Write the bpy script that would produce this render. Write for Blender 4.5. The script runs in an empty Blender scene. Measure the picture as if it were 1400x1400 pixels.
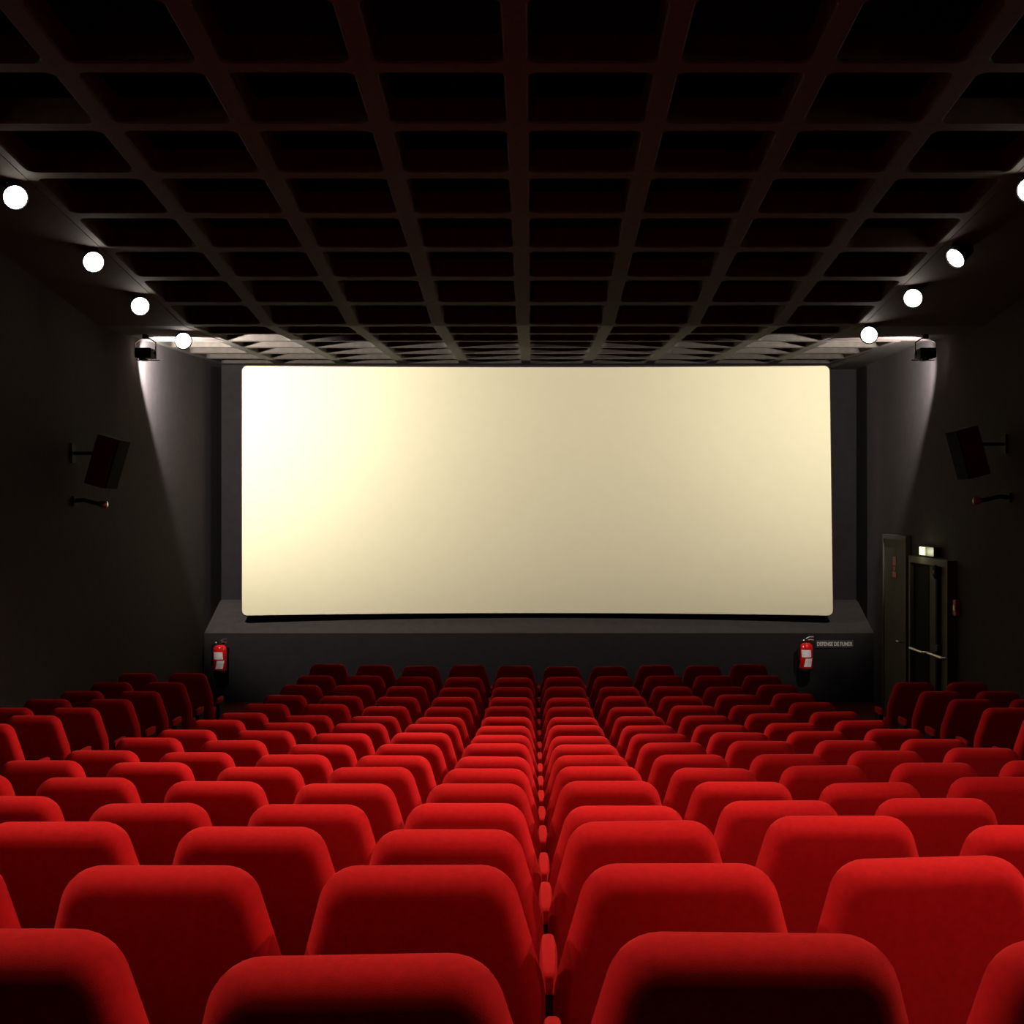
import bpy, bmesh, math, random
from mathutils import Vector, Matrix

random.seed(7)
C = bpy.context.scene.collection
SC = bpy.context.scene
R = math.radians

# ------------------------------------------------------------------ camera
EYE = 2.82
cam_d = bpy.data.cameras.new('camera')
cam_d.sensor_width = 36.0
cam_d.lens = 36.0 * 1857.0 / 1400.0
cam_d.shift_x = -28.0 / 1400.0
cam_d.shift_y = -10.0 / 1400.0
cam_d.clip_start = 0.05
cam_d.clip_end = 200
cam = bpy.data.objects.new('camera', cam_d)
cam.location = (0, 0, EYE)
cam.rotation_euler = (R(90), 0, 0)
C.objects.link(cam)
SC.camera = cam

# ------------------------------------------------------------------ world, exposure
w = bpy.data.worlds.new('world')
w.use_nodes = True
w.node_tree.nodes['Background'].inputs[0].default_value = (0.004, 0.003, 0.003, 1)
w.node_tree.nodes['Background'].inputs[1].default_value = 0.2
SC.world = w
SC.view_settings.view_transform = 'Standard'
SC.view_settings.look = 'None'
SC.view_settings.gamma = 1.0
SC.view_settings.use_curve_mapping = False
SC.view_settings.exposure = 0.0

# ------------------------------------------------------------------ light levels (lamps are placed further down with their fixtures)
WARM = (1.0, 0.80, 0.58)
COOL = (1.0, 0.945, 0.94)
# track lamps: (side, d along the hall, aim point, watts, cone)
TRACK = [
    # (side, d along the hall, x, aim point, watts, cone); left soffit, nearest the viewpoint first
    (-1, 10.12, -3.858, (0.6, 8.9, 1.7), 620, 46),
    (-1, 11.80, -3.819, (0.5, 10.2, 1.5), 620, 44),
    (-1, 13.31, -3.849, (0.5, 11.6, 1.3), 330, 48),
    (-1, 15.12, -3.892, (0.8, 12.7, 1.0), 200, 56),
    # right soffit
    (1, 9.96, 3.65, (-1.3, 8.8, 1.7), 1000, 44),
    (1, 11.65, 3.645, (-1.1, 10.2, 1.5), 760, 42),
    (1, 13.01, 3.65, (-0.7, 11.6, 1.3), 330, 48),
    (1, 14.52, 3.604, (-0.8, 12.7, 1.0), 200, 56),
    # over the nearer rows, outside the frame
    (-1, 8.4, -3.85, (0.2, 7.4, 1.8), 330, 60),
    (1, 8.4, 3.65, (-1.4, 7.4, 1.8), 900, 48),
    (-1, 6.7, -3.85, (0.2, 5.8, 1.9), 330, 60),
    (1, 6.7, 3.65, (-1.5, 5.8, 1.9), 700, 52),
    (-1, 5.0, -3.85, (0.3, 4.3, 2.1), 380, 60),
    (1, 5.0, 3.65, (-0.2, 4.3, 2.1), 420, 60),
    (-1, 3.3, -3.85, (0.3, 2.9, 2.2), 380, 56),
    (1, 3.3, 3.65, (0.0, 2.9, 2.2), 420, 56),
    (-1, 1.7, -3.85, (0.2, 1.9, 2.2), 120, 44),
    (1, 1.7, 3.65, (0.1, 1.9, 2.2), 140, 44),
]
REAR = [  # aimed forward from behind the viewpoint
    (1, -1.2, (2.1, 3.5, 1.9), 650, 40),
]
STAGE_WATTS = (1780, 840)
STAGE_AIM = ((-2.6, 20.2, 4.3), (2.6, 20.2, 4.3))

# ------------------------------------------------------------------ materials
def mat(name, base, rough=0.7, metal=0.0, noise=0.0, nscale=40.0, bump=0.0, bscale=200.0,
        emit=None, estr=0.0, sheen=0.0, sheen_tint=None, spec=0.5, coat=0.0):
    m = bpy.data.materials.new(name)
    m.use_nodes = True
    nt = m.node_tree
    p = nt.nodes['Principled BSDF']
    p.inputs['Base Color'].default_value = (*base, 1)
    p.inputs['Roughness'].default_value = rough
    p.inputs['Metallic'].default_value = metal
    p.inputs['Specular IOR Level'].default_value = spec
    p.inputs['Coat Weight'].default_value = coat
    if sheen:
        p.inputs['Sheen Weight'].default_value = sheen
        p.inputs['Sheen Roughness'].default_value = 0.45
        p.inputs['Sheen Tint'].default_value = (*(sheen_tint or base), 1)
    tc = nt.nodes.new('ShaderNodeTexCoord')
    if noise:
        n = nt.nodes.new('ShaderNodeTexNoise')
        n.inputs['Scale'].default_value = nscale
        n.inputs['Detail'].default_value = 5
        nt.links.new(tc.outputs['Object'], n.inputs['Vector'])
        r = nt.nodes.new('ShaderNodeValToRGB')
        r.color_ramp.elements[0].position = 0.3
        r.color_ramp.elements[1].position = 0.7
        r.color_ramp.elements[0].color = (*[c * (1 - noise) for c in base], 1)
        r.color_ramp.elements[1].color = (*[min(1, c * (1 + noise)) for c in base], 1)
        nt.links.new(n.outputs['Fac'], r.inputs['Fac'])
        nt.links.new(r.outputs['Color'], p.inputs['Base Color'])
    if bump:
        n = nt.nodes.new('ShaderNodeTexNoise')
        n.inputs['Scale'].default_value = bscale
        n.inputs['Detail'].default_value = 3
        nt.links.new(tc.outputs['Object'], n.inputs['Vector'])
        b = nt.nodes.new('ShaderNodeBump')
        b.inputs['Strength'].default_value = bump
        b.inputs['Distance'].default_value = 0.004
        nt.links.new(n.outputs['Fac'], b.inputs['Height'])
        nt.links.new(b.outputs['Normal'], p.inputs['Normal'])
    if emit:
        p.inputs['Emission Color'].default_value = (*emit, 1)
        p.inputs['Emission Strength'].default_value = estr
    return m

M = dict(
    velvet=mat('red_velvet', (0.40, 0.0055, 0.008), 0.95, noise=0.10, nscale=60, bump=0.12, bscale=500,
               sheen=0.35, sheen_tint=(1.0, 0.06, 0.05), spec=0.08),
    velvet_arm=mat('red_velvet_pad', (0.30, 0.0045, 0.006), 0.95, noise=0.10, nscale=60, bump=0.1, bscale=500,
                   sheen=0.3, sheen_tint=(1.0, 0.06, 0.05), spec=0.08),
    stand=mat('black_seat_metal', (0.010, 0.008, 0.008), 0.8, noise=0.2, spec=0.1),
    carpet=mat('dark_red_carpet', (0.075, 0.010, 0.010), 1.0, noise=0.35, nscale=30, bump=0.5, bscale=150, spec=0.1),
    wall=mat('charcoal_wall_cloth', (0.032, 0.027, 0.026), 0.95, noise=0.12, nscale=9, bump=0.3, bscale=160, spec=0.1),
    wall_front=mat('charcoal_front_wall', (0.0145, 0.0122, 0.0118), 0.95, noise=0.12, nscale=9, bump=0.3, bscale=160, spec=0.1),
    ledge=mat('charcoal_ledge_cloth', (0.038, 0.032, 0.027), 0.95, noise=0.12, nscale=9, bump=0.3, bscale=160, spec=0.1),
    rib=mat('brown_black_rib', (0.039, 0.032, 0.024), 0.85, noise=0.18, nscale=14, bump=0.2, bscale=90, spec=0.25),
    coffer=mat('maroon_black_panel', (0.022, 0.008, 0.007), 0.95, noise=0.2, nscale=8, spec=0.1),
    soffit=mat('brown_black_soffit', (0.04, 0.026, 0.022), 0.9, noise=0.15, nscale=8, spec=0.2),
    screen=mat('cream_screen_fabric', (0.60, 0.545, 0.345), 0.9, noise=0.012, nscale=6, spec=0.15),
    border=mat('dark_red_screen_edge', (0.05, 0.014, 0.018), 0.9),
    black=mat('black_metal', (0.012, 0.010, 0.010), 0.75, noise=0.2, spec=0.12),
    darkpaint=mat('satin_black_paint', (0.025, 0.02, 0.02), 0.4),
    chrome=mat('worn_bright_metal', (0.62, 0.60, 0.57), 0.3, metal=1.0),
    lens=mat('lit_lens', (1, 1, 1), 0.3, emit=(1.0, 0.93, 0.80), estr=30.0),
    exit_lit=mat('lit_exit_diffuser', (0.9, 0.9, 0.6), 0.4, emit=(0.95, 0.95, 0.52), estr=0.85),
    maroon=mat('maroon_speaker_cloth', (0.055, 0.006, 0.007), 0.95, noise=0.2, nscale=60, bump=0.4, bscale=300),
    grille=mat('black_speaker_grille', (0.006, 0.005, 0.005), 0.95, bump=0.4, bscale=300, spec=0.03),
    door=mat('olive_grey_door_paint', (0.055, 0.052, 0.040), 0.8, spec=0.15, noise=0.1, nscale=6),
    frame=mat('grey_door_frame', (0.07, 0.066, 0.052), 0.8, spec=0.15, noise=0.1, nscale=6),
    doordark=mat('near_black_door', (0.006, 0.005, 0.005), 0.9, spec=0.05),
    redmark=mat('red_sign', (0.30, 0.02, 0.03), 0.6),
    ext_red=mat('extinguisher_red', (0.70, 0.012, 0.012), 0.18, coat=0.6),
    white=mat('label_white', (0.86, 0.80, 0.72), 0.6, noise=0.1, nscale=40),
    sign=mat('sign_letter_cream', (0.55, 0.50, 0.40), 0.7),
    signplate=mat('sign_plate_dark', (0.03, 0.026, 0.022), 0.7),
    callpoint=mat('orange_red_plastic', (0.35, 0.06, 0.03), 0.4),
)

# ------------------------------------------------------------------ helpers
def obj(name, bm, m, parent=None, smooth=False, loc=None, rot=None):
    me = bpy.data.meshes.new(name)
    bmesh.ops.recalc_face_normals(bm, faces=bm.faces[:])
    bm.to_mesh(me)
    bm.free()
    for x in (m if isinstance(m, (list, tuple)) else [m]):
        me.materials.append(x)
    if smooth:
        me.shade_smooth()
    o = bpy.data.objects.new(name, me)
    C.objects.link(o)
    if parent is not None:
        o.parent = parent
    if loc:
        o.location = loc
    if rot:
        o.rotation_euler = rot
    return o

def tag(o, label, cat, group=None):
    o['label'] = label
    o['category'] = cat
    if group:
        o['group'] = group
    return o

def thing(name, label, cat, loc=(0, 0, 0), rot=(0, 0, 0), group=None):
    o = bpy.data.objects.new(name, None)
    o.empty_display_size = 0.1
    C.objects.link(o)
    o.location = loc
    o.rotation_euler = rot
    return tag(o, label, cat, group)

def struct(name, bm, m, parent=None, **k):
    o = obj(name, bm, m, parent, **k)
    if parent is None:
        o['kind'] = 'structure'
    return o

def dup(root, loc, label):
    r = root.copy()
    C.objects.link(r)
    r.location = loc
    r['label'] = label
    for ch in root.children:
        c = ch.copy()
        C.objects.link(c)
        c.parent = r
        for g in ch.children:
            d = g.copy()
            C.objects.link(d)
            d.parent = c
    return r

def bx(bm, x0, x1, y0, y1, z0, z1, bevel=0.0, mi=0):
    vs = [bm.verts.new(p) for p in ((x0, y0, z0), (x1, y0, z0), (x1, y1, z0), (x0, y1, z0),
                                    (x0, y0, z1), (x1, y0, z1), (x1, y1, z1), (x0, y1, z1))]
    fs = [bm.faces.new([vs[i] for i in f]) for f in
          ((0, 3, 2, 1), (4, 5, 6, 7), (0, 1, 5, 4), (1, 2, 6, 5), (2, 3, 7, 6), (3, 0, 4, 7))]
    for f in fs:
        f.material_index = mi
    if bevel:
        es = list({e for f in fs for e in f.edges})
        bmesh.ops.bevel(bm, geom=es, offset=bevel, segments=2, affect='EDGES', profile=0.5)
    return bm

def box(*a, **k):
    return bx(bmesh.new(), *a, **k)

def lathe(bm, profile, segs=20, mtx=None, cap=True):
    """profile: (radius, height) pairs along +Z"""
    rings = []
    for r, h in profile:
        ring = []
        for i in range(segs):
            a = 2 * math.pi * i / segs
            v = Vector((r * math.cos(a), r * math.sin(a), h))
            ring.append(bm.verts.new(mtx @ v if mtx else v))
        rings.append(ring)
    for a, b in zip(rings, rings[1:]):
        for i in range(segs):
            bm.faces.new((a[i], a[(i + 1) % segs], b[(i + 1) % segs], b[i]))
    if cap:
        bm.faces.new(rings[0][::-1])
        bm.faces.new(rings[-1])
    return bm

def tube(bm, pts, r, segs=8):
    pts = [Vector(p) for p in pts]
    rings = []
    for i, p in enumerate(pts):
        t = (pts[min(i + 1, len(pts) - 1)] - pts[max(i - 1, 0)]).normalized()
        up = Vector((0, 0, 1)) if abs(t.z) < 0.9 else Vector((0, 1, 0))
        a = t.cross(up).normalized()
        b = t.cross(a).normalized()
        rings.append([bm.verts.new(p + r * (math.cos(2 * math.pi * k / segs) * a + math.sin(2 * math.pi * k / segs) * b))
                      for k in range(segs)])
    for A, B in zip(rings, rings[1:]):
        for k in range(segs):
            bm.faces.new((A[k], A[(k + 1) % segs], B[(k + 1) % segs], B[k]))
    bm.faces.new(rings[0][::-1])
    bm.faces.new(rings[-1])
    return bm

def round_poly(corners, segs=6):
    """corners: (x, z, radius), counter-clockwise; returns points and outward normals"""
    n = len(corners)
    out = []
    for i in range(n):
        p0, p1, p2 = (Vector(corners[j % n][:2]) for j in (i - 1, i, i + 1))
        r = corners[i][2]
        a, b = (p0 - p1).normalized(), (p2 - p1).normalized()
        ang = a.angle(b)
        if r <= 0:
            out.append(p1)
            continue
        t = r / math.tan(ang / 2)
        c = p1 + (a + b).normalized() * (r / math.sin(ang / 2))
        s, e = p1 + a * t - c, p1 + b * t - c
        a0 = math.atan2(s.y, s.x)
        da = math.atan2(e.y, e.x) - a0
        while da > math.pi:
            da -= 2 * math.pi
        while da < -math.pi:
            da += 2 * math.pi
        for k in range(segs + 1):
            q = a0 + da * k / segs
            out.append(c + r * Vector((math.cos(q), math.sin(q))))
    return out

def look(o, target):
    d = Vector(target) - o.matrix_world.translation if False else Vector(target) - Vector(o.location)
    o.rotation_euler = d.to_track_quat('-Z', 'Y').to_euler()

def spot(name, loc, target, watts, cone, blend=0.6, color=WARM, size=0.06):
    l = bpy.data.lights.new(name, 'SPOT')
    l.energy = watts
    l.spot_size = R(cone)
    l.spot_blend = blend
    l.color = color
    l.shadow_soft_size = size
    o = bpy.data.objects.new(name, l)
    C.objects.link(o)
    o.location = loc
    look(o, target)
    return o

# ------------------------------------------------------------------ hall geometry functions
DROP = [.595, .741, .870, 1.015, 1.130, 1.250, 1.360, 1.462, 1.556, 1.643, 1.722, 1.775, 1.822, 1.848, 1.862, 1.852]
D0, DR = 1.857, 0.924
SEAT_H = 0.95
def row_d(k):
    return D0 + DR * k
def floor_z(d):
    k = (d - D0) / DR
    if k < 0:
        dr = DROP[0] + k * 0.140
    elif k >= 15:
        dr = DROP[15]
    else:
        i = int(k)
        dr = DROP[i] + (DROP[i + 1] - DROP[i]) * (k - i)
    return EYE - dr - SEAT_H
def side_rise(x, d):
    return 0.0045 * min(abs(x), 3.0) ** 2 * max(0.0, min(1.0, (15.0 - d) / 4.0))
BEND = 14.58
def ceil_z(d):
    return EYE + (3.496 - 0.108 * d if d <= BEND else 1.921 + 0.030 * (d - BEND))
XL, XR = -4.65, 4.84
YB, YF = -3.0, 20.3
BASE_Y = 19.25

# ------------------------------------------------------------------ room shell
# floor: carpeted rake as a closed slab
bm = bmesh.new()
ds = [YB - 0.2] + [D0 + DR * (k * 0.5 - 8) for k in range(0, 50)]
ds = [YB - 0.2] + [d for d in ds if d > YB + 0.1 and d < BASE_Y - 0.1] + [BASE_Y + 0.3]
xs = [XL - 0.2, -4.0, -3.0, -2.25, -1.5, -0.75, 0, 0.75, 1.5, 2.25, 3.0, 4.0, XR + 0.2]
top = [[bm.verts.new((x, d, floor_z(d) + side_rise(x, d))) for x in xs] for d in ds]
bot = [[bm.verts.new((x, d, -0.4)) for x in (xs[0], xs[-1])] for d in ds]
for i in range(len(ds) - 1):
    for j in range(len(xs) - 1):
        bm.faces.new((top[i][j], top[i][j + 1], top[i + 1][j + 1], top[i + 1][j]))
    bm.faces.new((bot[i][0], bot[i + 1][0], bot[i + 1][1], bot[i][1]))
    bm.faces.new((top[i][0], top[i + 1][0], bot[i + 1][0], bot[i][0]))
    bm.faces.new((top[i][-1], bot[i][1], bot[i + 1][1], top[i + 1][-1]))
bm.faces.new(top[0][::-1] + [bot[0][0], bot[0][1]])
bm.faces.new(top[-1] + [bot[-1][1], bot[-1][0]])
struct('floor', bm, M['carpet'], smooth=False)

struct('wall_left', box(XL - 0.2, XL, YB - 0.2, YF + 0.4, -0.4, 7.2), M['wall'])
struct('wall_right', box(XR, XR + 0.2, YB - 0.2, YF + 0.4, -0.4, 7.2), M['wall'])
struct('wall_back', box(XL, XR, YB - 0.2, YB, -0.4, 7.2), M['wall'])

# front wall: panel behind the screen, sloping ledge, low base wall -- one profile drawn across the hall
bm = bmesh.new()
prof = [(YF, -0.4), (BASE_Y, -0.4), (BASE_Y, 1.0), (20.15, 1.36), (YF, 1.40)]
A = [bm.verts.new((XL, y, z)) for y, z in prof]
B = [bm.verts.new((XR, y, z)) for y, z in prof]
for i in range(len(prof)):
    j = (i + 1) % len(prof)
    bm.faces.new((A[i], A[j], B[j], B[i]))
bm.faces.new(A[::-1])
bm.faces.new(B)
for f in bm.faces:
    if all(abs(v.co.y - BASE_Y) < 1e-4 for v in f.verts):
        f.material_index = 1          # shade on the low base wall is put in as a darker colour
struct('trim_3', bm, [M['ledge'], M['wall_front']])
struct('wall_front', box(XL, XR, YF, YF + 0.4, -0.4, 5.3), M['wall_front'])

# ceiling slab above the coffers (closed, follows the slope)
COF = 0.17
bm = bmesh.new()
cds = [YB - 0.2, 3.54, BEND, YF + 0.4]
lo = [[bm.verts.new((x, d, ceil_z(d) + COF + 0.012)) for x in (XL, XR)] for d in cds]
hi = [[bm.verts.new((x, d, ceil_z(d) + COF + 0.25)) for x in (XL, XR)] for d in cds]
for i in range(3):
    bm.faces.new((lo[i][0], lo[i][1], lo[i + 1][1], lo[i + 1][0]))
    bm.faces.new((hi[i][0], hi[i + 1][0], hi[i + 1][1], hi[i][1]))
    bm.faces.new((lo[i][0], lo[i + 1][0], hi[i + 1][0], hi[i][0]))
    bm.faces.new((lo[i][1], hi[i][1], hi[i + 1][1], lo[i + 1][1]))
bm.faces.new((lo[0][0], hi[0][0], hi[0][1], lo[0][1]))
bm.faces.new((lo[-1][0], lo[-1][1], hi[-1][1], hi[-1][0]))
ceiling = struct('ceiling', bm, M['coffer'])

# one coffer: square frame with a rounded opening, and its recessed panel
CX, CY = 0.91, 0.92
def rrect(hx, hy, r, segs=4):
    return round_poly([(hx, -hy, r), (hx, hy, r), (-hx, hy, r), (-hx, -hy, r)], segs)
def coffer_bm(hx=CX / 2, hy=CY / 2):
    bm = bmesh.new()
    ix, iy = hx - 0.072, hy - 0.072
    e = rrect(ix + 0.010, iy + 0.010, 0.075)
    i0 = rrect(ix, iy, 0.068)
    i1 = rrect(ix - 0.018, iy - 0.018, 0.06)
    n = len(e)
    out = []
    per = n // 4
    sg = [(1, -1), (1, 1), (-1, 1), (-1, -1)]
    for k in range(4):
        sx, sy = sg[k]
        for j in range(per):
            p = e[k * per + j]
            if j < per // 2:
                q = (sx * hx, p.y) if k % 2 else (p.x, sy * hy)
            elif j == per // 2:
                q = (sx * hx, sy * hy)
            else:
                q = (p.x, sy * hy) if k % 2 else (sx * hx, p.y)
            out.append(q)
    L = [[bm.verts.new((p[0], p[1], z)) for p in pts] for pts, z in
         ((out, COF), (out, 0.0), (e, 0.0), (i0, 0.010), (i1, COF))]
    for a, b in zip(L, L[1:]):
        for k in range(n):
            bm.faces.new((a[k], a[(k + 1) % n], b[(k + 1) % n], b[k]))
    return bm
proto_frame = obj('coffer', coffer_bm(), M['rib'], ceiling)
bm = bmesh.new()
bm.faces.new([bm.verts.new((p.x, p.y, COF - 0.004)) for p in rrect(CX / 2 - 0.088, CY / 2 - 0.088, 0.06)])
bmesh.ops.solidify(bm, geom=bm.faces[:], thickness=0.006)
proto_panel = obj('panel', bm, M['coffer'], proto_frame)
bars = [8.14 + CY * n for n in range(-5, 14)]
first = True
for i in range(len(bars) - 1):
    d = (bars[i] + bars[i + 1]) / 2
    slope = math.atan(-0.108) if d < BEND else math.atan(0.030)
    ks = range(-4, 4) if d < 16.3 else range(-5, 5)
    for k in ks:
        x = -0.10 + CX * (k + 0.5)
        if first:
            f, p = proto_frame, proto_panel
            first = False
        else:
            f = proto_frame.copy()
            C.objects.link(f)
            f.parent = ceiling
            p = proto_panel.copy()
            C.objects.link(p)
            p.parent = f
        f.location = (x, d, ceil_z(d))
        f.rotation_euler = (slope, 0, 0)
        f.scale = (1, 1.0 / math.cos(slope), 1)
# filler strips of the ceiling
xe = -0.10 + CX * 5
obj('ceiling_strip', box(xe, XR, 16.42, YF, ceil_z(18.3) - 0.01, ceil_z(20.3) + COF), M['rib'], ceiling)
obj('ceiling_strip', box(XL, XR, 20.11, YF, ceil_z(20.1), ceil_z(20.3) + COF), M['rib'], ceiling)

# soffits along both walls
def soffit(name, x0, x1):
    bm = bmesh.new()
    sd = [YB, BEND, 16.32]
    lo = [[bm.verts.new((x, d, ceil_z(d) - 0.004)) for x in (x0, x1)] for d in sd]
    hi = [[bm.verts.new((x, d, ceil_z(d) + COF)) for x in (x0, x1)] for d in sd]
    for i in range(2):
        bm.faces.new((lo[i][0], lo[i + 1][0], lo[i + 1][1], lo[i][1]))
        bm.faces.new((hi[i][0], hi[i][1], hi[i + 1][1], hi[i + 1][0]))
        bm.faces.new((lo[i][0], hi[i][0], hi[i + 1][0], lo[i + 1][0]))
        bm.faces.new((lo[i][1], lo[i + 1][1], hi[i + 1][1], hi[i][1]))
    bm.faces.new((lo[0][0], lo[0][1], hi[0][1], hi[0][0]))
    bm.faces.new((lo[-1][0], hi[-1][0], hi[-1][1], lo[-1][1]))
    return struct(name, bm, M['soffit'])
soffit('trim_1', XL, -0.10 - CX * 4)
soffit('trim_2', -0.10 + CX * 4, XR)

# ------------------------------------------------------------------ screen
SX0, SX1, SX1B = -4.147, 4.241, 4.290
SZ0, SZ1 = 1.237, 4.802
sroot = thing('cinema_screen', 'huge blank cream cinema screen with rounded corners on the front wall', 'screen', (0, 19.60, SZ0))
def sc_pt(u, v):      # u -1..1, v 0..1 -> shallow curved sheet
    x1 = SX1B + (SX1 - SX1B) * v
    x = SX0 + (x1 - SX0) * (u + 1) / 2
    y = -0.20 * u * u
    z = (SZ1 - SZ0) * v + 0.021 * (1 - u * u) * (1 - v)
    return x, y, z
def screen_sheet(grow, y0, y1, r):
    hw, hh = 1.0 + grow / 4.21, 0.5 + grow / 3.565
    bm = bmesh.new()
    NU, NV = 40, 10
    fr, bk = [], []
    for i in range(NU + 1):
        u = -1 + 2 * i / NU
        # rounded corners: shorten the end columns
        edge = (1 - abs(u)) * 4.21
        cut = 0.0
        if edge < r:
            cut = r - math.sqrt(max(0, r * r - (r - edge) ** 2))
        c = cut / 3.565
        row, rowb = [], []
        for j in range(NV + 1):
            v = 0.5 + (-1 + 2 * j / NV) * (hh - c)
            x, y, z = sc_pt(u * hw, v)
            row.append(bm.verts.new((x, y + y0, z)))
            rowb.append(bm.verts.new((x, y + y1, z)))
        fr.append(row)
        bk.append(rowb)
    return bm, fr, bk
def us_grid(r):
    a = [-1 + (r / 4.21) * (1 - math.cos(math.pi / 2 * k / 5)) for k in range(6)]
    return a + [-1 + r / 4.21 + (2 - 2 * r / 4.21) * k / 32 for k in range(1, 32)] + [-x for x in a[::-1]]
def screen_solid(grow, y0, y1, r):
    hw, hh = 1.0 + grow / 4.21, 0.5 + grow / 3.565
    bm = bmesh.new()
    NV = 10
    fr, bk = [], []
    for u in us_grid(r):
        edge = (1 - abs(u)) * 4.21
        cut = r - math.sqrt(max(0, r * r - (r - edge) ** 2)) if edge < r else 0.0
        row, rowb = [], []
        for j in range(NV + 1):
            v = 0.5 + (-1 + 2 * j / NV) * (hh - cut / 3.565)
            x, y, z = sc_pt(u * hw, v)
            row.append(bm.verts.new((x, y + y0, z)))
            rowb.append(bm.verts.new((x, y + y1, z)))
        fr.append(row)
        bk.append(rowb)
    n = len(fr)
    for i in range(n - 1):
        for j in range(NV):
            bm.faces.new((fr[i][j], fr[i + 1][j], fr[i + 1][j + 1], fr[i][j + 1]))
            bm.faces.new((bk[i][j], bk[i][j + 1], bk[i + 1][j + 1], bk[i + 1][j]))
        bm.faces.new((fr[i][0], bk[i][0], bk[i + 1][0], fr[i + 1][0]))
        bm.faces.new((fr[i][-1], fr[i + 1][-1], bk[i + 1][-1], bk[i][-1]))
    for j in range(NV):
        bm.faces.new((fr[0][j], fr[0][j + 1], bk[0][j + 1], bk[0][j]))
        bm.faces.new((fr[-1][j], bk[-1][j], bk[-1][j + 1], fr[-1][j + 1]))
    return bm
obj('screen_fabric', screen_solid(0.0, -0.004, 0.010, 0.075), M['screen'], sroot)
obj('screen_border', screen_solid(0.012, 0.010, 0.045, 0.08), M['border'], sroot)
for x in (-3.8, -1.9, 0.0, 1.9, 3.8):
    obj('batten', box(x - 0.03, x + 0.03, 0.045 - 0.2 * (x / 4.21) ** 2, 0.699, 0.30, 3.45), M['black'], sroot)

# ------------------------------------------------------------------ cinema seats
PITCH = 0.547
def pad(corners, thick, inset, segs=6, bow=0.0, prof_n=5):
    """upholstered slab: rounded outline in XZ, thickness along Y, fully rounded rim"""
    pts = round_poly(corners, segs)
    n = len(pts)
    nor = []
    for i in range(n):
        t = (pts[(i + 1) % n] - pts[i - 1]).normalized()
        nor.append(Vector((t.y, -t.x)))
    zc = sum(p.y for p in pts) / n
    zt, zb = max(p.y for p in pts), min(p.y for p in pts)
    bm = bmesh.new()
    rings = []
    ry = thick / 2
    seq = []
    for k in range(prof_n + 1):
        a = math.pi / 2 * k / prof_n
        seq.append((inset * (1 - math.sin(a)), -ry + ry * (1 - math.cos(a))))
    full = seq + [(i, -y) for i, y in seq[::-1][1:]]
    for ins, y in full:
        rings.append([bm.verts.new((p.x - q.x * ins, y, p.y - q.y * ins)) for p, q in zip(pts, nor)])
    for f in (0.75, 0.4):          # flat faces: rings shrunk towards the middle, slightly bowed
        for k, sgn in ((0, -1), (-1, 1)):
            src = [v.co.copy() for v in (rings[0] if k == 0 else rings[-1])]
            base = seq[0][0]
            new = [bm.verts.new(((p.x - q.x * base) * f, sgn * (ry + bow * (1 - f)), zc + (p.y - q.y * base - zc) * f)) for p, q in zip(pts, nor)]
            if k == 0:
                rings.insert(0, new)
            else:
                rings.append(new)
    for a, b in zip(rings, rings[1:]):
        for i in range(n):
            bm.faces.new((a[i], a[(i + 1) % n], b[(i + 1) % n], b[i]))
    bm.faces.new(rings[0])
    bm.faces.new(rings[-1][::-1])
    return bm

back_corners = [(-0.262, 0.0, 0.075), (0.262, 0.0, 0.075), (0.266, 0.395, 0.28), (0.192, 0.665, 0.082),
                (-0.192, 0.665, 0.082), (-0.266, 0.395, 0.28)]
RECLINE = R(10)
def make_seat():
    t = thing('theatre_chair', 'red velvet cinema seat', 'seat', (0, 0, 0))
    b = pad(back_corners, 0.120, 0.046, bow=0.004, prof_n=6)
    o = obj('backrest', b, M['velvet'], t, smooth=True)
    # pivot at the bottom of the back; top rear edge ends up at local y = 0, z = SEAT_H
    o.location = (0, 0.175, 0.272)
    o.rotation_euler = (RECLINE, 0, 0)
    c = pad([(-0.235, 0.0, 0.05), (0.235, 0.0, 0.05), (0.235, 0.46, 0.09), (-0.235, 0.46, 0.09)], 0.13, 0.05, segs=3, prof_n=3)
    s = obj('seat_cushion', c, M['velvet'], t, smooth=True)
    s.location = (0, 0.235, 0.40)
    s.rotation_euler = (R(-90 + 8), 0, 0)
    s.rotation_euler = (R(-84), 0, 0)
    return t, o, s
def armrest_bm():
    bm = pad([(-0.021, 0.0, 0.010), (0.021, 0.0, 0.010), (0.021, 0.065, 0.015), (-0.021, 0.065, 0.015)], 0.30, 0.012, segs=3, prof_n=3)
    return bm
def stand_bm():
    bm = bmesh.new()
    bx(bm, -0.019, 0.019, 0.30, 0.52, 0.12, 0.587, bevel=0.006)
    bx(bm, -0.022, 0.022, 0.34, 0.46, -0.03, 0.14)
    bx(bm, -0.030, 0.030, 0.30, 0.52, -0.03, 0.012, bevel=0.004)
    return bm
arm_me = obj('armrest', armrest_bm(), M['velvet_arm'], smooth=True)
stand_me = obj('stanchion', stand_bm(), M['stand'])
ARM_Z = 0.585
def add_arm(t, side):
    a = arm_me.copy()
    C.objects.link(a)
    a.parent = t
    a.location = (side * PITCH / 2, 0.400, ARM_Z)
    s = stand_me.copy()
    C.objects.link(s)
    s.parent = t
    s.location = (side * PITCH / 2, 0, 0)

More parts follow.
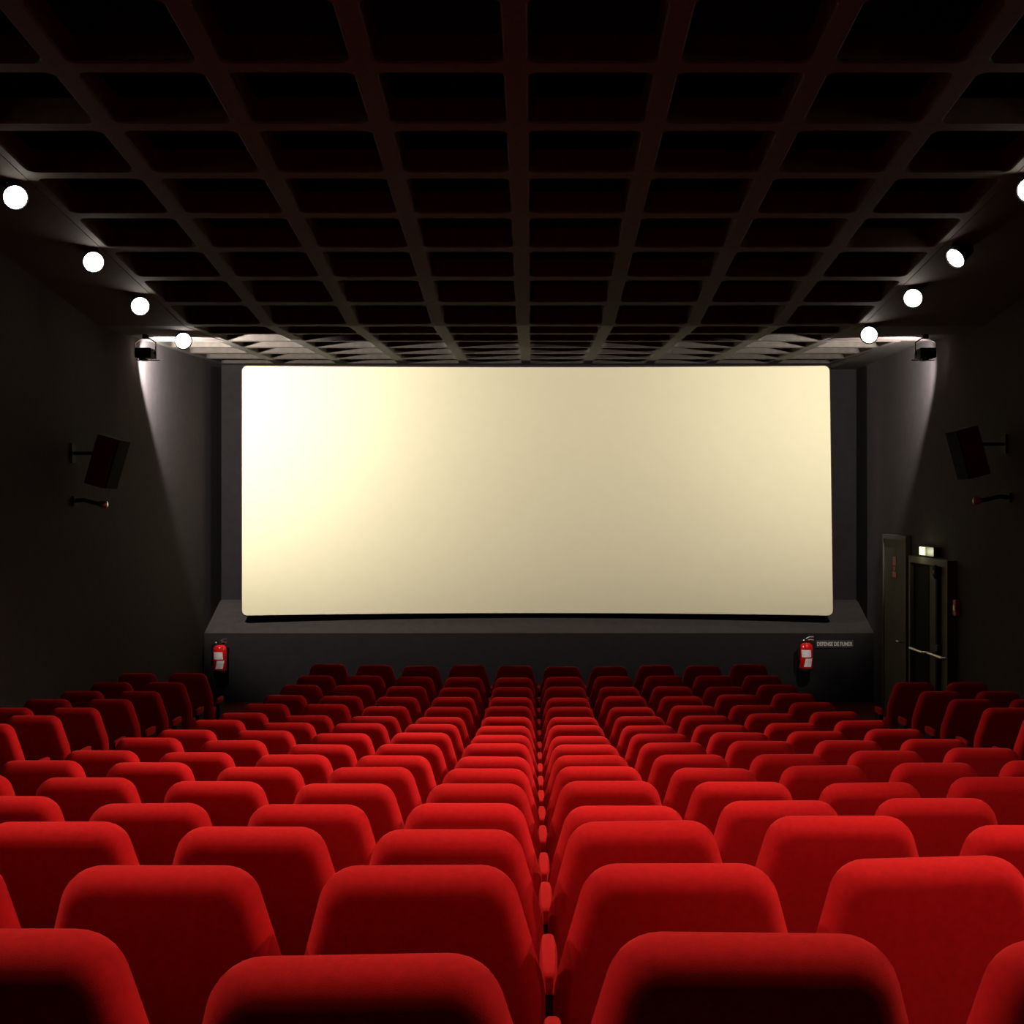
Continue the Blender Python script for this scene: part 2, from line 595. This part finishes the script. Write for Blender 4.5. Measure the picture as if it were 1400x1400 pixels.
seat0, back0, cush0 = make_seat()
seat_used = [False]
def place_seat(x, d, label, group, right_arm=False, dz=0.0, tilt=0.0, roll=0.0):
    z = floor_z(d) + side_rise(x, d)
    if not seat_used[0]:
        t = seat0
        seat_used[0] = True
    else:
        t = seat0.copy()
        C.objects.link(t)
        for ch in (back0, cush0):
            c = ch.copy()
            C.objects.link(c)
            c.parent = t
    t.location = (x, d, z)
    t['label'] = label
    t['group'] = group
    for c in t.children:
        if c.name.startswith('backrest'):
            c.rotation_euler = (RECLINE + tilt, roll, 0)
            c.location = (0, 0.175, 0.272 + dz)
    return t

ORD = ['first', 'second', 'third', 'fourth', 'fifth', 'sixth', 'seventh', 'eighth']
def row_words(k):
    return f'{ORD[k]} row from the viewpoint' if k < 8 else f'{ORD[15 - k]} row from the screen'
DZ = {(0, 4): -0.015, (0, 5): -0.003, (0, 3): 0.010, (0, 6): -0.02, (1, 4): 0.002, (1, 5): -0.002, (1, 6): 0.004, (1, 3): -0.004,
      (2, 4): -0.005, (2, 3): -0.002, (2, 5): 0.006, (2, 6): 0.010}
ROLL = {(0, 4): R(-1.0), (0, 5): R(0.6), (1, 6): R(-1.6), (2, 5): R(-0.8)}
TILT = {(1, 6): R(-3), (2, 6): R(-3), (0, 4): R(2)}
seats = []
for k in range(16):
    d0 = row_d(k)
    for c in range(10):
        xr = (c - 4.5) * PITCH
        d = d0 + 0.020 * xr * xr * (1 if k > 2 else 0.4)
        x = xr + 0.030 + d * (5.0 / 1857.0)
        n = (5 - c) if c < 5 else (c - 4)
        side = 'left' if c < 5 else 'right'
        near = ('beside', 'second', 'third', 'fourth', 'outermost')[n - 1]
        if near == 'beside':
            ph = f'just {side} of the centre gap'
        elif near == 'outermost':
            ph = f'at the {side} aisle end'
        else:
            ph = f'{near} {side} of the centre gap'
        lab = f'red velvet cinema seat {ph}, {row_words(k)}'
        t = place_seat(x, d, lab, 'red seats in the centre block',
                       dz=DZ.get((k, c), random.uniform(-0.006, 0.006)),
                       tilt=TILT.get((k, c), random.gauss(0, R(1.0))), roll=ROLL.get((k, c), random.gauss(0, R(0.35))))
        add_arm(t, -1)
        if c == 9:
            add_arm(t, 1)
# side blocks
for k in range(14, 4, -1):
    for c, x in enumerate((-3.785, -4.337)):
        who = 'aisle-side' if c == 0 else 'wall-side'
        lab = f'dark red cinema seat in the left wall block, {who}, {ORD[14 - k] if k > 6 else ("ninth", "tenth")[6 - k]} row from its front'
        t = place_seat(x, row_d(k) + 0.06, lab, 'dark red seats along the left wall', dz=0.03)
        add_arm(t, -1)
        if c == 0:
            add_arm(t, 1)
for k in range(13, 4, -1):
    for c, x in enumerate((3.93, 4.482)):
        who = 'aisle-side' if c == 0 else 'wall-side'
        lab = f'dark red cinema seat in the right wall block, {who}, {ORD[13 - k] if k > 5 else "ninth"} row from its front'
        t = place_seat(x, row_d(k) + 0.06, lab, 'dark red seats along the right wall', dz=0.03)
        add_arm(t, -1)
        if c == 1:
            add_arm(t, 1)
for o in (arm_me, stand_me):
    bpy.data.objects.remove(o)

# ------------------------------------------------------------------ ceiling spotlights on the soffits
def make_track(label, x, d, z, aim, group):
    t = thing('ceiling_spotlight', label, 'lamp', (x, d, z), group=group)
    obj('ceiling_plate', lathe(bmesh.new(), [(0.05, 0.0), (0.05, 0.022), (0.03, 0.026)], 16, Matrix.Translation((0, 0, -0.026))), M['black'], t)
    bm = tube(bmesh.new(), [(0, 0, -0.02), (0, 0, -0.06)], 0.011)
    obj('stem', bm, M['black'], t)
    q = Vector(aim).normalized().to_track_quat('Z', 'Y').to_matrix().to_4x4()
    m = Matrix.Translation((0, 0, -0.105)) @ q
    bm = bmesh.new()
    lathe(bm, [(0.045, -0.17), (0.062, -0.15), (0.072, -0.05), (0.092, 0.03), (0.097, 0.045), (0.090, 0.045), (0.084, 0.020)], 20, m)
    obj('lamp_housing', bm, M['black'], t, smooth=True)
    bm = lathe(bmesh.new(), [(0.083, 0.022), (0.083, 0.028), (0.060, 0.036), (0.0005, 0.041)], 20, m)
    obj('lamp_lens', bm, M['lens'], t, smooth=True)
    return t
ROWW = {8.4: "first beyond the edge of the picture", 6.7: "second beyond the edge of the picture", 5.0: "third beyond the edge of the picture",
        3.3: "fourth beyond the edge of the picture", 1.7: "level with the viewpoint"}
words = ['nearest the viewpoint', 'second from the viewpoint', 'third from the viewpoint', 'nearest the screen']
cnt = {-1: 0, 1: 0}
for side, d, x, aim, watts, cone in TRACK:
    lr = 'left' if side < 0 else 'right'
    z = ceil_z(d) - 0.004
    p = Vector((x, d, z - 0.105))
    if d > 9:
        lab = f'glowing spotlight under the {lr} soffit, {words[cnt[side]]}'
        cnt[side] += 1
        dirv = (Vector((0, 0, EYE)) - p).normalized() * 0.75 + (Vector(aim) - p).normalized() * 0.25
        if side > 0 and cnt[side] == 2:          # this head is turned across the hall
            dirv = Vector((-0.80, -0.50, -0.62))
    else:
        lab = f'spotlight under the {lr} soffit, {ROWW[d]}'
        dirv = Vector(aim) - p
    make_track(lab, x, d, z, dirv, f'spotlights under the {lr} soffit')
    spot('track_lamp', p + dirv.normalized() * 0.06, aim, watts, cone)
for side, d, aim, watts, cone in REAR:
    x = 3.7 * side
    z = ceil_z(d) - 0.004
    p = Vector((x, d, z - 0.105))
    make_track('spotlight under the right soffit behind the viewpoint', x, d, z, Vector(aim) - p, 'spotlights behind the viewpoint')
    spot('track_lamp', p + (Vector(aim) - p).normalized() * 0.06, aim, watts, cone)

# ------------------------------------------------------------------ stage floodlights near the screen corners
def stage_flood(side, label):
    x = -4.43 if side < 0 else 4.50
    d = 15.55
    z = ceil_z(d) - 0.004
    t = thing('stage_floodlight', label, 'lamp', (x, d, z), group=None)
    bm = bmesh.new()
    bx(bm, -0.092, 0.092, -0.12, 0.07, -0.275, -0.160, bevel=0.012)
    o = obj('lamp_housing', bm, M['black'], t)
    bm = bmesh.new()
    bx(bm, -0.08, 0.08, 0.071, 0.076, -0.265, -0.170)
    obj('lamp_glass', bm, M['lens'], t)
    bm = tube(bmesh.new(), [(-0.118, 0, -0.21), (-0.118, 0, -0.09), (-0.05, 0, -0.045), (0.05, 0, -0.045), (0.118, 0, -0.09), (0.118, 0, -0.21)], 0.009)
    obj('yoke', bm, M['chrome'], t)
    bm = bmesh.new()
    for sx in (-1, 1):
        tube(bm, [(sx * 0.122, 0, -0.21), (sx * 0.10, 0, -0.21)], 0.02)
    obj('yoke_knob', bm, M['black'], t)
    bm = box(-0.03, 0.03, -0.03, 0.03, -0.05, 0.0, bevel=0.006)
    obj('clamp', bm, M['black'], t)
    bm = bmesh.new()
    bx(bm, -0.055, 0.02, -0.08, 0.04, -0.300, -0.275, bevel=0.006)
    obj('terminal_box', bm, M['black'], t)
    bm = bmesh.new()
    for sx in (-1, 1):
        bx(bm, sx * 0.095 - 0.003, sx * 0.095 + 0.003, 0.055, 0.11, -0.27, -0.165)
    obj('barn_door', bm, M['black'], t)
    bm = box(-0.13, 0.13, 0.072, 0.147, -0.283, -0.277)       # lower flap: cuts the beam towards the seats
    obj('lower_flap', bm, M['black'], t)
    return Vector((x, d + 0.09, z - 0.21))
p = stage_flood(-1, 'small black floodlight hanging by the left wall beside the screen')
spot('stage_lamp', p, STAGE_AIM[0], STAGE_WATTS[0], 104, 0.22, COOL, 0.03)
p = stage_flood(1, 'small black floodlight hanging by the right wall beside the screen')
spot('stage_lamp', p, STAGE_AIM[1], STAGE_WATTS[1], 104, 0.22, COOL, 0.03)

# ------------------------------------------------------------------ wall loudspeakers
def wall_speaker(side, x, d, z, ang, label):
    t = thing('wall_speaker', label, 'speaker', (x, d, z), (0, 0, 0))
    m = Matrix.Rotation(side * -ang, 4, 'Y')      # lean the cabinet so its front looks down across the hall
    s = -side                                     # front face points into the hall
    bm = bx(bmesh.new(), -0.15, 0.06, -0.19, 0.19, -0.255, 0.255, bevel=0.012)
    c = obj('cabinet', bm, M['maroon'], t)
    bm = bx(bmesh.new(), 0.06, 0.08, -0.185, 0.185, -0.25, 0.25, bevel=0.006)
    g = obj('grille', bm, M['grille'], t)
    for o in (c, g):
        o.data.transform(Matrix.Scale(s, 4, (1, 0, 0)))
        if s < 0:
            o.data.flip_normals()
        o.data.transform(m)
    wx = (XL if side < 0 else XR) - x
    bm = bmesh.new()
    tube(bm, [(wx, 0, 0.10), (side * 0.10, 0, 0.10)], 0.018)
    bx(bm, min(wx, wx - side * 0.02), max(wx, wx - side * 0.02), -0.06, 0.06, 0.0, 0.2)
    obj('wall_bracket', bm, M['black'], t)
wall_speaker(-1, -4.26, 13.72, EYE + 0.42, R(16), 'maroon and black loudspeaker tilted down on the left wall')
wall_speaker(1, 4.42, 13.9, EYE + 0.52, R(15), 'dark maroon loudspeaker tilted down on the right wall')

# small bracket lamps under the speakers
def bracket_lamp(side, x_tip, d, z, label, tipmat):
    wx = XL if side < 0 else XR
    t = thing('bracket_lamp', label, 'lamp', (wx, d, z))
    dx = x_tip - wx
    obj('wall_plate', box(min(0, -side * 0.025), max(0, -side * 0.025), -0.05, 0.05, -0.05, 0.05, bevel=0.005), M['black'], t)
    obj('arm', tube(bmesh.new(), [(0, 0, 0), (dx * 0.35, 0, 0.015), (dx * 0.7, 0, -0.015), (dx, 0, -0.03)], 0.022), M['black'], t, smooth=True)
    q = Vector((dx, 0, -0.03)).normalized().to_track_quat('Z', 'Y').to_matrix().to_4x4()
    obj('lamp_head', lathe(bmesh.new(), [(0.022, -0.02), (0.036, 0.0), (0.036, 0.05), (0.02, 0.06)], 14, Matrix.Translation((dx, 0, -0.03)) @ q), tipmat, t, smooth=True)
bracket_lamp(-1, -4.36, 13.75, EYE + 0.035, 'small pale-tipped bracket lamp on the left wall under the loudspeaker', M['chrome'])
bracket_lamp(1, 4.52, 13.75, EYE + 0.07, 'small orange-tipped bracket lamp on the right wall under the loudspeaker', M['callpoint'])

# ------------------------------------------------------------------ doors on the right wall
def door_plain():
    root = struct('door_1', box(XR - 0.05, XR, 17.38, 18.54, 0.02, 2.42, bevel=0.006), M['door'])
    bm = bmesh.new()
    bx(bm, XR - 0.065, XR - 0.05, 17.38, 17.43, 0.02, 2.42)
    bx(bm, XR - 0.065, XR - 0.05, 18.49, 18.54, 0.02, 2.42)
    bx(bm, XR - 0.065, XR - 0.05, 17.43, 18.49, 2.36, 2.42)
    obj('door_frame', bm, M['frame'], root)
    # vertical red notice: three small red strips of illegible print
    bm = bmesh.new()
    bx(bm, XR - 0.058, XR - 0.0495, 17.88, 18.02, 2.02, 2.13)
    bx(bm, XR - 0.058, XR - 0.0495, 17.91, 17.99, 1.95, 2.00)
    bx(bm, XR - 0.058, XR - 0.0495, 17.86, 18.04, 1.86, 1.93)
    obj('red_notice', bm, M['redmark'], root)
    obj('handle', tube(bmesh.new(), [(XR - 0.05, 17.52, 1.05), (XR - 0.11, 17.52, 1.05), (XR - 0.11, 17.64, 1.05)], 0.012), M['chrome'], root)
door_plain()
def door_double():
    y0, y1, zt = 15.52, 17.12, 2.18
    ym = 16.34
    bm = bmesh.new()
    bx(bm, XR - 0.10, XR, y0, y0 + 0.07, 0.02, zt)
    bx(bm, XR - 0.10, XR, y1 - 0.07, y1, 0.02, zt)
    bx(bm, XR - 0.10, XR, y0 + 0.07, y1 - 0.07, zt - 0.08, zt)
    root = struct('door_2', bm, M['frame'])
    obj('door_leaf', box(XR - 0.055, XR, ym, y1 - 0.07, 0.02, zt - 0.08, bevel=0.004), M['doordark'], root)['label'] = 'near-black far door leaf'
    obj('door_leaf', box(XR - 0.06, XR, y0 + 0.07, ym - 0.006, 0.02, zt - 0.08, bevel=0.004), M['door'], root)['label'] = 'grey near door leaf'
    obj('push_bar', tube(bmesh.new(), [(XR - 0.055, y1 - 0.12, 1.03), (XR - 0.12, y1 - 0.14, 1.03), (XR - 0.12, ym + 0.10, 1.03), (XR - 0.055, ym + 0.08, 1.03)], 0.016), M['chrome'], root)
    obj('push_bar', tube(bmesh.new(), [(XR - 0.06, ym - 0.10, 1.05), (XR - 0.12, ym - 0.12, 1.05), (XR - 0.12, y0 + 0.14, 1.05), (XR - 0.06, y0 + 0.12, 1.05)], 0.016), M['chrome'], root)
    obj('latch_rod', box(XR - 0.10, XR - 0.06, 15.90, 15.98, 0.1, 2.02, bevel=0.006), M['doordark'], root)
    b = lathe(bmesh.new(), [(0.085, 0.0), (0.085, 0.05), (0.06, 0.065)], 18, Matrix.Translation((XR - 0.06, 15.96, 2.03)) @ Matrix.Rotation(R(-90), 4, 'Y'))
    lt = obj('latch_cover', b, M['doordark'], root)
    obj('red_dot', lathe(bmesh.new(), [(0.022, 0.065), (0.022, 0.071), (0.010, 0.074)], 10, Matrix.Translation((XR - 0.06, 15.96, 2.03)) @ Matrix.Rotation(R(-90), 4, 'Y')), M['redmark'], lt)
    obj('latch_bracket', box(XR - 0.11, XR - 0.06, 15.88, 16.00, 1.10, 1.18, bevel=0.006), M['frame'], root)
door_double()
t = thing('exit_light', 'small glowing pale yellow exit light above the double door', 'lamp', (XR, 16.48, 2.20))
obj('housing', box(-0.09, 0, -0.40, 0.17, 0.0, 0.115, bevel=0.006), M['darkpaint'], t)
obj('diffuser', box(-0.105, -0.088, -0.07, 0.155, 0.008, 0.106, bevel=0.004), M['exit_lit'], t)
l = bpy.data.lights.new('exit_lamp', 'POINT')
l.energy = 1.2
l.color = (0.95, 0.95, 0.6)
l.shadow_soft_size = 0.05
o = bpy.data.objects.new('exit_lamp', l)
C.objects.link(o)
o.location = (XR - 0.22, 16.52, 2.25)
t = thing('alarm_call_point', 'small orange-red alarm call point on the wall beside the double door', 'alarm', (XR, 15.42, 1.65))
obj('housing', box(-0.055, 0, -0.05, 0.05, -0.09, 0.09, bevel=0.006), M['callpoint'], t)
obj('glass_window', box(-0.060, -0.054, -0.03, 0.03, -0.03, 0.03), M['white'], t)

# ------------------------------------------------------------------ fire extinguishers on the low front wall
def extinguisher(x, z, label):
    t = thing('fire_extinguisher', label, 'fire extinguisher', (x, BASE_Y, z))
    c = Matrix.Translation((0, -0.115, 0))
    obj('cylinder', lathe(bmesh.new(), [(0.086, 0.0), (0.094, 0.012), (0.094, 0.30), (0.088, 0.335), (0.066, 0.362), (0.03, 0.375)], 22, c), M['ext_red'], t, smooth=True)
    obj('base_ring', lathe(bmesh.new(), [(0.090, -0.02), (0.096, -0.018), (0.096, 0.015), (0.090, 0.018)], 22, c), M['black'], t)
    # curved labels wrapped on the front of the cylinder
    def wrap(a0, a1, z0, z1, lean, name):
        bm = bmesh.new()
        N = 8
        lo, hi = [], []
        for i in range(N + 1):
            a = R(a0 + (a1 - a0) * i / N)
            for lst, zz, of in ((lo, z0, 0), (hi, z1, lean)):
                b = a + R(of)
                lst.append([bm.verts.new((r * math.sin(b), -0.115 - r * math.cos(b), zz)) for r in (0.0945, 0.0955)])
        for i in range(N):
            bm.faces.new((lo[i][1], lo[i + 1][1], hi[i + 1][1], hi[i][1]))
            bm.faces.new((lo[i][0], hi[i][0], hi[i + 1][0], lo[i + 1][0]))
            bm.faces.new((hi[i][1], hi[i + 1][1], hi[i + 1][0], hi[i][0]))
            bm.faces.new((lo[i][1], lo[i][0], lo[i + 1][0], lo[i + 1][1]))
        for i in (0, N):
            bm.faces.new((lo[i][0], lo[i][1], hi[i][1], hi[i][0]))
        obj(name, bm, M['white'], t, smooth=False)
    wrap(-48, 38, 0.175, 0.275, -6, 'upper_label')
    wrap(-30, 34, 0.04, 0.155, 16, 'lower_label')
    obj('valve_head', lathe(bmesh.new(), [(0.03, 0.37), (0.034, 0.39), (0.026, 0.42), (0.012, 0.43)], 14, c), M['black'], t)
    bm = tube(bmesh.new(), [(0.0, -0.115, 0.425), (0.04, -0.13, 0.45), (0.10, -0.15, 0.455)], 0.011)
    tube(bm, [(0.0, -0.115, 0.41), (0.06, -0.13, 0.415), (0.10, -0.15, 0.41)], 0.009)
    obj('squeeze_handle', bm, M['chrome'], t)
    bm = tube(bmesh.new(), [(-0.02, -0.125, 0.405), (-0.06, -0.15, 0.41), (-0.105, -0.15, 0.36), (-0.112, -0.14, 0.22), (-0.108, -0.13, 0.08)], 0.013)
    obj('hose', bm, M['black'], t, smooth=True)
    g = lathe(bmesh.new(), [(0.014, 0), (0.014, 0.012), (0.004, 0.016)], 10, Matrix.Translation((-0.045, -0.165, 0.405)) @ Matrix.Rotation(R(90), 4, 'X'))
    obj('pressure_gauge', g, M['chrome'], t)
    obj('wall_hook', box(-0.03, 0.03, -0.09, 0.0, 0.36, 0.405, bevel=0.004), M['black'], t)
extinguisher(-4.40, 0.475, 'red fire extinguisher with white labels on the front wall, left of the screen')
extinguisher(3.855, 0.505, 'red fire extinguisher with white labels on the front wall, below right screen corner')

# no smoking sign in French
t = thing('wall_sign', 'narrow sign with pale capital letters beside the right fire extinguisher', 'sign', (4.28, BASE_Y, 0.845))
obj('sign_plate', box(-0.265, 0.265, -0.012, 0, -0.052, 0.052, bevel=0.003), M['signplate'], t)
fc = bpy.data.curves.new('lettering', 'FONT')
fc.body = 'DEFENSE DE FUMER'
fc.size = 0.074
fc.extrude = 0.0008
fc.align_x = 'CENTER'
fc.align_y = 'CENTER'
fc.offset = 0.0012
tmp = bpy.data.objects.new('lettering', fc)
C.objects.link(tmp)
bpy.context.view_layer.update()
me = bpy.data.meshes.new_from_object(tmp.evaluated_get(bpy.context.evaluated_depsgraph_get()))
bpy.data.objects.remove(tmp)
wd = max(v.co.x for v in me.vertices) - min(v.co.x for v in me.vertices)
me.transform(Matrix.Scale(0.50 / wd, 4, (1, 0, 0)))
me.materials.clear()
me.materials.append(M['sign'])
lt = bpy.data.objects.new('lettering', me)
C.objects.link(lt)
lt.parent = t
lt.location = (0, -0.0135, 0)
lt.rotation_euler = (R(90), 0, 0)
